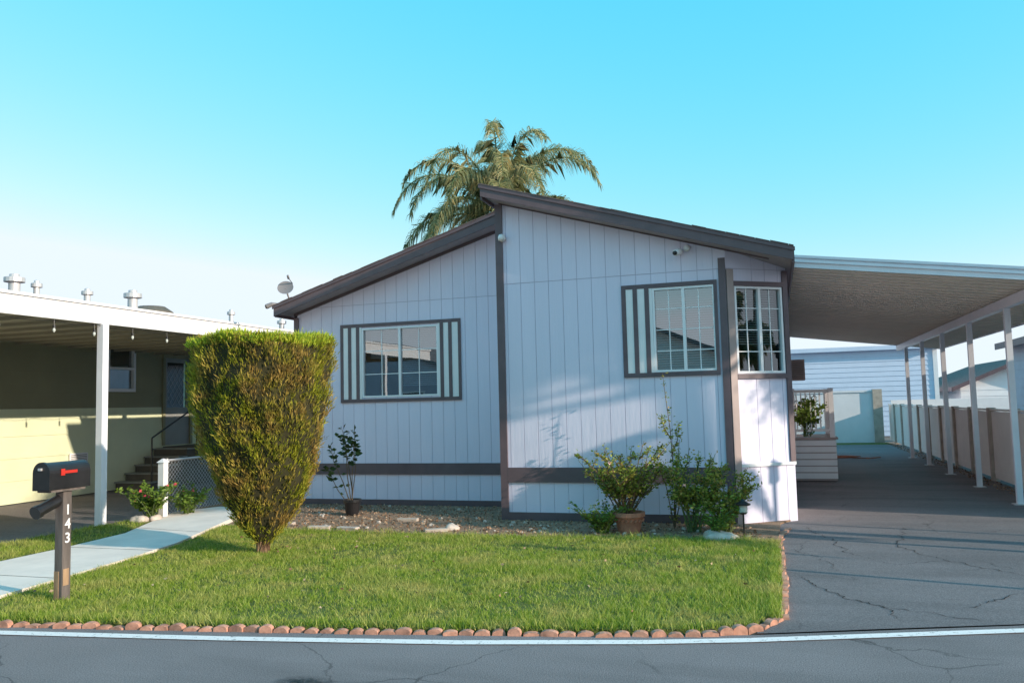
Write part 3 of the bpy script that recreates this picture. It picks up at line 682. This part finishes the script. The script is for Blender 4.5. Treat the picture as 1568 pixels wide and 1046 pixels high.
for k in range(20):
    a=k/20*6.283; mb.tube([(-1.78+.172*math.cos(a),10.05+.172*math.sin(a),.16),(-1.78+.18*math.cos(a+.1),10.05+.18*math.sin(a+.1),.19)],.012,M_terra,5)
mb.obj('pot',pt)
bushy('rose_bush',(-1.85,10.15,.2),stemset(32,.88,.72),30,M_rose,(.03,.055),M_stemb,3,M_petalp,.5)
bushy('rose_bush',(-1.0,10.25,.02),stemset(22,.95,.46),34,M_rose,(.03,.055),M_stem,2,M_petalp,.45)
bushy('rose_bush',(-.62,10.12,.02),stemset(18,.74,.40),34,M_rose,(.03,.055),M_stem,0,None,.5)
bushy('climbing_rose',(-1.28,10.45,.02),[[(0,0,0),(.02,0,.6),(-.01,.05,1.2),(-.06,.08,1.65),(-.09,.1,1.95)],[(.0,0,.9),(.08,0,1.1),(.10,.02,1.3)],[(0,.02,1.1),(-.08,0,1.25),(-.12,0,1.4)],[(.0,0,0),(.05,0,.5),(.1,.02,1.1)],[(0,0,0),(.12,0,.5),(.22,.02,1.0)],[(0,0,0),(-.08,0,.5),(-.2,.02,.9)]],75,M_rose,(.03,.055),M_stemb,0,None,.6)
bushy('potted_plant',(-6.12,11.05,.1),[[(0,0,0),(-.15,0,.4),(-.32,0,.75),(-.36,0,.95)],[(0,0,0),(.0,0,.5),(.05,0,.95),(.05,0,1.2)],[(0,0,0),(-.08,0,.5),(-.1,0,1.0),(-.18,0,1.25)],[(0,0,.3),(-.1,.05,.75),(-.2,.05,1.1)],[(0,0,.2),(.06,0,.6),(.03,0,1.0)],[(0,0,0),(-.25,0,.3),(-.42,0,.62)]],26,M_plantd,(.06,.12),M_stemb,0,None,.22)
pt=empty('plant_pot',(-6.12,11.05,0)); mb=MB(); mb.lathe((-6.12,11.05,.02),[(.09,0),(.125,.2),(.14,.2),(.14,.24),(.12,.24),(.115,.2),(.01,.2)],M_black,20); mb.obj('pot',pt)
bushy('flower_bush',(-9.0,10.15,.02),stemset(14,.5,.36),24,M_plantg,(.04,.08),M_stem,8,M_petal,.5)
bushy('flower_bush',(-8.85,10.75,.02),stemset(10,.35,.25),20,M_plantg,(.04,.08),M_stem,6,M_petal,.5)
bushy('deck_plant',(.55,16.9,.86),stemset(16,.75,.35),26,M_plantg,(.05,.09),M_stem,0,None,.5)
bushy('weed_clump',(-.75,9.75,.03),stemset(8,.25,.2),24,M_plantg,(.03,.06),M_stem,0,None,.6)
bushy('weed_clump',(-2.1,9.95,.03),stemset(10,.22,.2),20,M_plantg,(.03,.06),M_stem,0,None,.6)
def rock(name,c,r,m,seed):
    rr=np.random.default_rng(seed); import bmesh
    bm=bmesh.new(); bmesh.ops.create_icosphere(bm,subdivisions=3,radius=1)
    for v in bm.verts:
        k=1+.12*math.sin(v.co.x*4+seed)+.1*math.sin(v.co.y*5+seed*2)+.06*rr.normal(); v.co=Vector((v.co.x*r[0]*k,v.co.y*r[1]*k,max(-.3*r[2],v.co.z*r[2]*k)))
    me=bpy.data.meshes.new(name); bm.to_mesh(me); bm.free(); me.materials.append(m)
    for p in me.polygons: p.use_smooth=True
    o=put(name,me); o.location=c; return o
rock('rock',(-.68,9.62,.05),(.19,.12,.08),M_stone,3); rock('rock',(-9.0,9.9,.05),(.12,.1,.08),M_stone,5); rock('rock',(-8.9,10.1,.04),(.09,.1,.07),M_stone,6); rock('rock',(-4.05,9.9,.04),(.1,.08,.06),M_stone,9)
rk=np.random.default_rng(4)
st=MB()
for i in range(90):
    x=rk.uniform(-7.6,-.3); y=rk.uniform(9.8,10.8) if x>-3.7 else rk.uniform(9.8,12.1); r=rk.uniform(.012,.04); n=6
    if x<-7: y=max(y,10.9)
    ring=[(x+r*rk.uniform(.8,1.3)*math.cos(k*1.047),y+r*rk.uniform(.7,1.1)*math.sin(k*1.047),.02) for k in range(n)]; top=[(x+(p[0]-x)*.55,y+(p[1]-y)*.55,.02+r*rk.uniform(.5,.9)) for p in ring]
    for k in range(n): st.poly([ring[k],ring[(k+1)%n],top[(k+1)%n],top[k]],M_stone if i%3 else M_fpost)
    st.poly(top,M_stone if i%3 else M_fpost)
st.obj('bed_pebbles')
mb=MB()
for (x,y,a) in ((-5.9,9.75,.2),(-5.45,9.72,-.1),(-4.2,9.75,.5),(-5.0,10.6,.1),(-6.6,10.0,.0)):
    u=Vector((math.cos(a),math.sin(a),0))*.15; v=Vector((-math.sin(a),math.cos(a),0))*.05; c=Vector((x,y,.01))
    mb.hexa([c-u-v,c+u-v,c+u+v,c-u+v]+[q+Vector((0,0,.05)) for q in (c-u-v,c+u-v,c+u+v,c-u+v)],M_fpost if x>-5.2 else M_stone)
mb.obj('paver_bricks',bevel=.008)
N=3600; x=rng.uniform(-8.2,.0,N*2);y=rng.uniform(9.5,12.2,N*2)
k=inpoly([(-.05,9.7),(-.5,10.85),(-3.7,10.85),(-3.7,12.2),(-7.9,12.2),(-7.9,11.3),(-7.3,9.9),(-6.1,9.6),(-3.8,9.5),(-1.4,9.75)],x,y); x=x[k];y=y[k];N=len(x)
P2=np.stack([x,y,np.full(N,.03)],1); D2=rng.normal(size=(N,3)); D2[:,2]=np.abs(D2[:,2])*.25
N3=160; xl=rng.uniform(-6.4,-.2,N3); yl=rng.uniform(5.7,9.4,N3); P3=np.stack([xl,yl,np.full(N3,.065)],1); D3=rng.normal(size=(N3,3)); D3[:,2]=np.abs(D3[:,2])*.25
P=np.concatenate([P,P2,P3]);D=np.concatenate([D,D2,D3]);N=len(P)
leaves('leaf_litter',P,D,rng.uniform(.02,.05,N),rng.uniform(.01,.03,N),LEAF_DRY,None)
pl=empty('path_light',(-.42,9.85,0)); mb=MB(); mb.tube([(-.42,9.85,0),(-.42,9.85,.30)],.01,M_black,6)
mb.lathe((-.42,9.85,.29),[(.03,0),(.05,.02),(.045,.025),(.045,.10),(.085,.105),(.085,.12),(.03,.15),(.01,.17)],M_black,12); mb.lathe((-.42,9.85,.312),[(.047,0),(.05,.04),(.047,.08)],M_bulb,10); mb.obj('lamp',pl)

# ---------------------------------------------------------------- mailbox
mx,my=-5.92,5.62
ml=empty('mailbox',(mx,my,0)); mb=MB(); mb.box(mx-.045,mx+.045,my-.045,my+.045,-.02,.96,M_wood); mb.obj('post',ml,bevel=.006)
mb=MB(); mb.box(mx-.04,mx+.01,my-.050,my-.046,.0,.28,M_woodt); mb.box(mx+.046,mx+.050,my-.04,my+.02,.16,.30,M_woodt); mb.obj('post_wear',ml)
mb=MB(); r=.088; yb0,yb1=my-.22,my+.20; z0=.985; hs_=.14
prof=[(-r,z0),(r,z0),(r,z0+hs_)]+[(r*math.cos(t),z0+hs_+r*math.sin(t)) for t in np.linspace(0,math.pi,13)[1:]]
A=[(mx+p,yb0,q) for p,q in prof];B=[(mx+p,yb1,q) for p,q in prof]
mb.poly(A,M_black); mb.poly(B[::-1],M_black)
for k in range(len(prof)): k2=(k+1)%len(prof); mb.poly([A[k2],A[k],B[k],B[k2]],M_black)
prof2=[(p*1.05,(q-z0-.1)*1.05+z0+.1) for p,q in prof]; A=[(mx+p,yb0-.015,q) for p,q in prof2];B=[(mx+p,yb0+.012,q) for p,q in prof2]
mb.poly(A,M_black); mb.poly(B[::-1],M_black)
for k in range(len(prof)): k2=(k+1)%len(prof); mb.poly([A[k2],A[k],B[k],B[k2]],M_black)
mb.box(mx-.075,mx+.075,my-.2,my+.16,.962,.983,M_wood)
mb.box(mx-.015,mx+.015,yb0-.035,yb0-.016,1.15,1.17,M_galv)
mb.obj('box',ml)
mb=MB(); mb.box(mx+r+.003,mx+r+.008,my-.08,my+.05,1.115,1.14,M_red); mb.box(mx+r+.003,mx+r+.008,my-.12,my-.08,1.10,1.155,M_red); mb.obj('flag',ml)
mb=MB(); mb.tube([(mx-.02,my+.02,.90),(mx-.02,my-.24,.81)],.05,M_black,14); mb.tube([(mx-.02,my-.23,.813),(mx-.02,my-.27,.80)],.057,M_black,14); mb.obj('newspaper_tube',ml)
for i,ch in enumerate('143'):
    cu=bpy.data.curves.new('digit','FONT'); cu.body=ch; cu.size=.12; cu.extrude=.002; cu.offset=.002; cu.align_x='CENTER'; cu.materials.append(M_white)
    o=put('number_'+ch,cu,ml); o.matrix_basis=Matrix.Translation((mx+.049,my,.76-i*.12))@Matrix.Rotation(math.radians(90),4,'Z')@Matrix.Rotation(math.radians(90),4,'X')

# ---------------------------------------------------------------- palms
def palm(loc,h,name,nf=30,lmin=3.3,lmax=4.1,scale=1,tr=.22,w=.009,per=16):
    e=empty(name,(loc[0],loc[1],0)); mb=MB(); L=Vector((loc[0],loc[1],0))
    mb.tube([L+Vector((.1*math.sin(z*.4),0,z)) for z in np.linspace(0,h,16)],[tr-.06*z/h for z in np.linspace(0,h,16)],M_bark,12)
    top=L+Vector((.1*math.sin(h*.4),0,h)); P=[];D=[];LL=[]
    for i in range(nf):
        az=i*2.399+random.uniform(-.2,.2); el=math.radians(80-62*(i/nf)+random.uniform(-8,8)); ln=random.uniform(lmin,lmax)
        p=top.copy(); d=Vector((math.cos(az)*math.cos(el),math.sin(az)*math.cos(el),math.sin(el))); pts=[p.copy()]; n=26
        for s in range(n):
            d=(d+Vector((0,0,-.055-.17*(s/n)**1.5))).normalized(); p=p+d*(ln/n); pts.append(p.copy())
            if s>2:
                side=d.cross(Vector((0,0,1))).normalized()
                for k in range(per):
                    sg=1 if k%2 else -1; q=p-d*(ln/n)*random.random()
                    dd=side*sg*random.uniform(.4,1)+d*.6+Vector((0,0,random.uniform(-1.0,.4)))
                    P.append(np.array(q)); D.append(np.array(dd)); LL.append(scale*(.34+.46*math.sin(math.pi*min(1,s/n+.1)))*random.uniform(.8,1.15))
        mb.tube(pts,[scale*(.032*(1-.85*k/n)+.004) for k in range(len(pts))],M_stem,5)
    mb.obj('trunk_and_ribs',e)
    P=np.array(P);D=np.array(D);D/=np.linalg.norm(D,axis=1,keepdims=True);LL=np.array(LL)[:,None]; N=len(P)
    S=np.cross(D,rng.normal(size=(N,3)));S/=np.linalg.norm(S,axis=1,keepdims=True)
    mid=P+D*LL*.45; D2=D+np.array([0,0,-1.6]); D2/=np.linalg.norm(D2,axis=1,keepdims=True); tip=mid+D2*LL*.55
    V=np.stack([P-S*w,P+S*w,mid+S*w,mid-S*w,tip],1).reshape(-1,3)
    b=np.arange(N)*5
    put('fronds',nmesh('fronds',V,np.stack([b,b+1,b+2,b+4,b+3],1),[M_palm]),e)
palm((-8.0,24.0),7.35,'palm_tree',36,3.8,4.7)
palm((6.6,8.5),2.8,'palm_tree',16,1.2,1.6,.5,.08,.012,14)

# ---------------------------------------------------------------- neighbours
def house(name,x0,x1,y0,y1,h,ridge,mw,win=True):
    e=empty(name,((x0+x1)/2,(y0+y1)/2,0)); mb=MB()
    lap(mb,x0,x1,y0,0,h,mw,.25); lapX(mb,x1,y0,y1,0,h,mw,.25,1)
    z=0
    while z<h-.01:
        hh=min(.25,h-z); mb.hexa([(x0-.02,y0,z),(x0+.02,y0,z),(x0+.02,y1,z),(x0-.02,y1,z),(x0-.004,y0,z+hh),(x0+.02,y0,z+hh),(x0+.02,y1,z+hh),(x0-.004,y1,z+hh)],mw); z+=.25
    mb.box(x0,x1,y1-.05,y1,0,h,mw)
    xm=(x0+x1)/2; mb.poly([(x0,y0+.0,h),(x1,y0+.0,h),(xm,y0+.0,ridge)],mw); mb.poly([(x0,y1,h),(xm,y1,ridge),(x1,y1,h)],mw)
    mb.obj('walls',e); mb=MB(); s=(ridge-h)/(xm-x0); o=.35
    for (xa_,xb_) in ((x0-o,xm),(x1+o,xm)):
        za=h-s*o
        mb.hexa([(xa_,y0-.3,za),(xb_,y0-.3,ridge),(xb_,y1+.3,ridge),(xa_,y1+.3,za),(xa_,y0-.3,za+.14),(xb_,y0-.3,ridge+.14),(xb_,y1+.3,ridge+.14),(xa_,y1+.3,za+.14)],M_shing)
        mb.hexa([(xa_,y0-.33,za-.02),(xb_,y0-.33,ridge-.02),(xb_,y0-.303,ridge-.02),(xa_,y0-.303,za-.02),(xa_,y0-.33,za+.15),(xb_,y0-.33,ridge+.15),(xb_,y0-.303,ridge+.15),(xa_,y0-.303,za+.15)],M_fascia)
        mb.box(min(xa_,xa_+(.03 if xa_>xm else -.03)),max(xa_,xa_+(.03 if xa_>xm else -.03)),y0-.3,y1+.3,za-.03,za+.15,M_fascia)
    mb.obj('roof',e)
    if win:
        mb=MB()
        ww=[(x0+(x1-x0)*k) for k in (.25,.7)]
        for x in ww:
            for yy,sg in ((y0-.03,-1),(y1+.0,1)):
                mb.box(x-.6,x+.6,min(yy,yy+sg*.03),max(yy,yy+sg*.03),1.2,2.3,M_white); mb.box(x-.52,x+.52,min(yy+sg*.031,yy+sg*.036),max(yy+sg*.031,yy+sg*.036),1.28,2.22,M_dark)
        mb.obj('windows',e)
    return e
house('neighbor_house',6.6,14,11.2,27.0,3.0,4.0,M_grey,False)
house('neighbor_house',9.5,16,50,62,2.2,3.4,M_block,False)
house('neighbor_house',7.3,11,38,46,1.9,2.7,M_block,False)
house('neighbor_house',-8,-1,-17,-6.5,2.9,4.3,M_fence)
house('neighbor_house',3,10,-17,-6.5,2.9,4.3,M_block)
house('neighbor_house',-20,-12,-17,-6.5,2.9,4.3,M_grey)
fz_=empty('back_yard_fence',(7,33,0)); mb=MB(); mb.box(3.9,14,32.0,32.08,0,1.45,M_block); mb.obj('panels',fz_)
def tree(name,loc,h,cr,zlo,zhi):
    e=empty(name,(loc[0],loc[1],0)); mb=MB(); L=Vector((loc[0],loc[1],0))
    mb.tube([L,L+Vector((.05,0,h*.3)),L+Vector((-.05,.05,h*.6)),L+Vector((0,0,h*.85))],[.13,.11,.09,.05],M_bark,10)
    P=[]
    for i in range(26):
        a=i*2.4; l=cr*math.sqrt(random.random()); z=random.uniform(zlo,zhi); tip=L+Vector((math.cos(a)*l,math.sin(a)*l,z-(.7 if math.sin(a)*l>.5 else 0)))
        mb.tube([L+Vector((0,0,z-1.0)),L+Vector((math.cos(a)*l*.5,math.sin(a)*l*.5,z-.5)),tip],[.05,.035,.012],M_bark,6)
        for k in range(3):
            c=np.array(tip)+rng.normal(0,.22,3)*np.array([1,1,.5]); n=420; P.append(c+rng.normal(0,.2,(n,3)))
    mb.obj('trunk',e); P=np.concatenate(P); leaves('crown',P,rng.normal(size=P.shape),rng.uniform(.07,.13,len(P)),.05,M_plantg,e)
tree('unseen_shade_tree',(9.6,8.3),7.6,1.75,6.2,7.3)  # unseen tree, added so its crown shadows the upper front wall
for (x,y,h) in ((5.2,6.95,2.75),(5.6,9.9,2.7)):  # unseen poles added to cast thin shadow lines on driveway and lawn
    e=empty('shadow_pole',(x,y,0)); mb=MB(); mb.tube([(x,y,0),(x,y,h-.3)],.03,M_black,8); mb.lathe((x,y,0),[(.09,0),(.09,.04),(.04,.1)],M_black,12)
    mb.lathe((x,y,h-.3),[(.04,0),(.07,.02),(.06,.22),(.09,.23),(.02,.3)],M_black,10); mb.obj('pole',e)

# ---------------------------------------------------------------- light, sky, camera
el=math.radians(SUN_EL); d=Vector((1,-SUN_S,0)).normalized()*math.cos(el)+Vector((0,0,math.sin(el)))
su=bpy.data.lights.new('sun','SUN'); su.energy=5; su.angle=math.radians(.5); su.color=(1,.90,.74)
so=bpy.data.objects.new('sun',su); so.rotation_euler=d.to_track_quat('Z','Y').to_euler(); so.location=d*50; sc.collection.objects.link(so)
w=bpy.data.worlds.new('World'); sc.world=w; w.use_nodes=True; nt=w.node_tree; bg=nt.nodes['Background']
sky=nt.nodes.new('ShaderNodeTexSky'); sky.sky_type='NISHITA'; sky.sun_disc=False; sky.sun_elevation=el; sky.sun_rotation=math.atan2(d.x,d.y)
sky.air_density=1.0; sky.dust_density=.6; sky.ozone_density=1.0; sky.altitude=100
sp=nt.nodes.new('ShaderNodeSeparateColor'); cb=nt.nodes.new('ShaderNodeCombineColor'); nt.links.new(sky.outputs[0],sp.inputs[0])
ST=.15
def chan(i,ref,p,val,mn,mx):
    def mth(op,v,src):
        a=nt.nodes.new('ShaderNodeMath'); a.operation=op; a.inputs[1].default_value=v; nt.links.new(src,a.inputs[0]); return a.outputs[0]
    o=mth('MULTIPLY',ST/ref,sp.outputs[i]); o=mth('POWER',p,o); o=mth('MULTIPLY',val/ST,o); o=mth('MINIMUM',mx/ST,o); o=mth('MAXIMUM',mn/ST,o); nt.links.new(o,cb.inputs[i])
chan(0,.40,1.6,.56,.12,.86); chan(1,.51,.34,.90,.58,.97); chan(2,.58,.06,1.04,.98,1.08)
nt.links.new(cb.outputs[0],bg.inputs[0]); bg.inputs[1].default_value=ST
cam=bpy.data.cameras.new('camera'); cam.sensor_width=36; cam.lens=36*1250/1568; cam.clip_end=2000; cam.clip_start=.05
co=bpy.data.objects.new('camera',cam); sc.collection.objects.link(co); sc.camera=co
R=Matrix.Rotation(math.radians(17.773),4,'Z')@Matrix.Rotation(math.radians(90+4.469),4,'X')@Matrix.Rotation(math.radians(-1.426),4,'Z')
co.matrix_world=Matrix.Translation((0,0,1.6))@R
sc.view_settings.view_transform='Standard'; sc.view_settings.look='None'; sc.view_settings.exposure=0
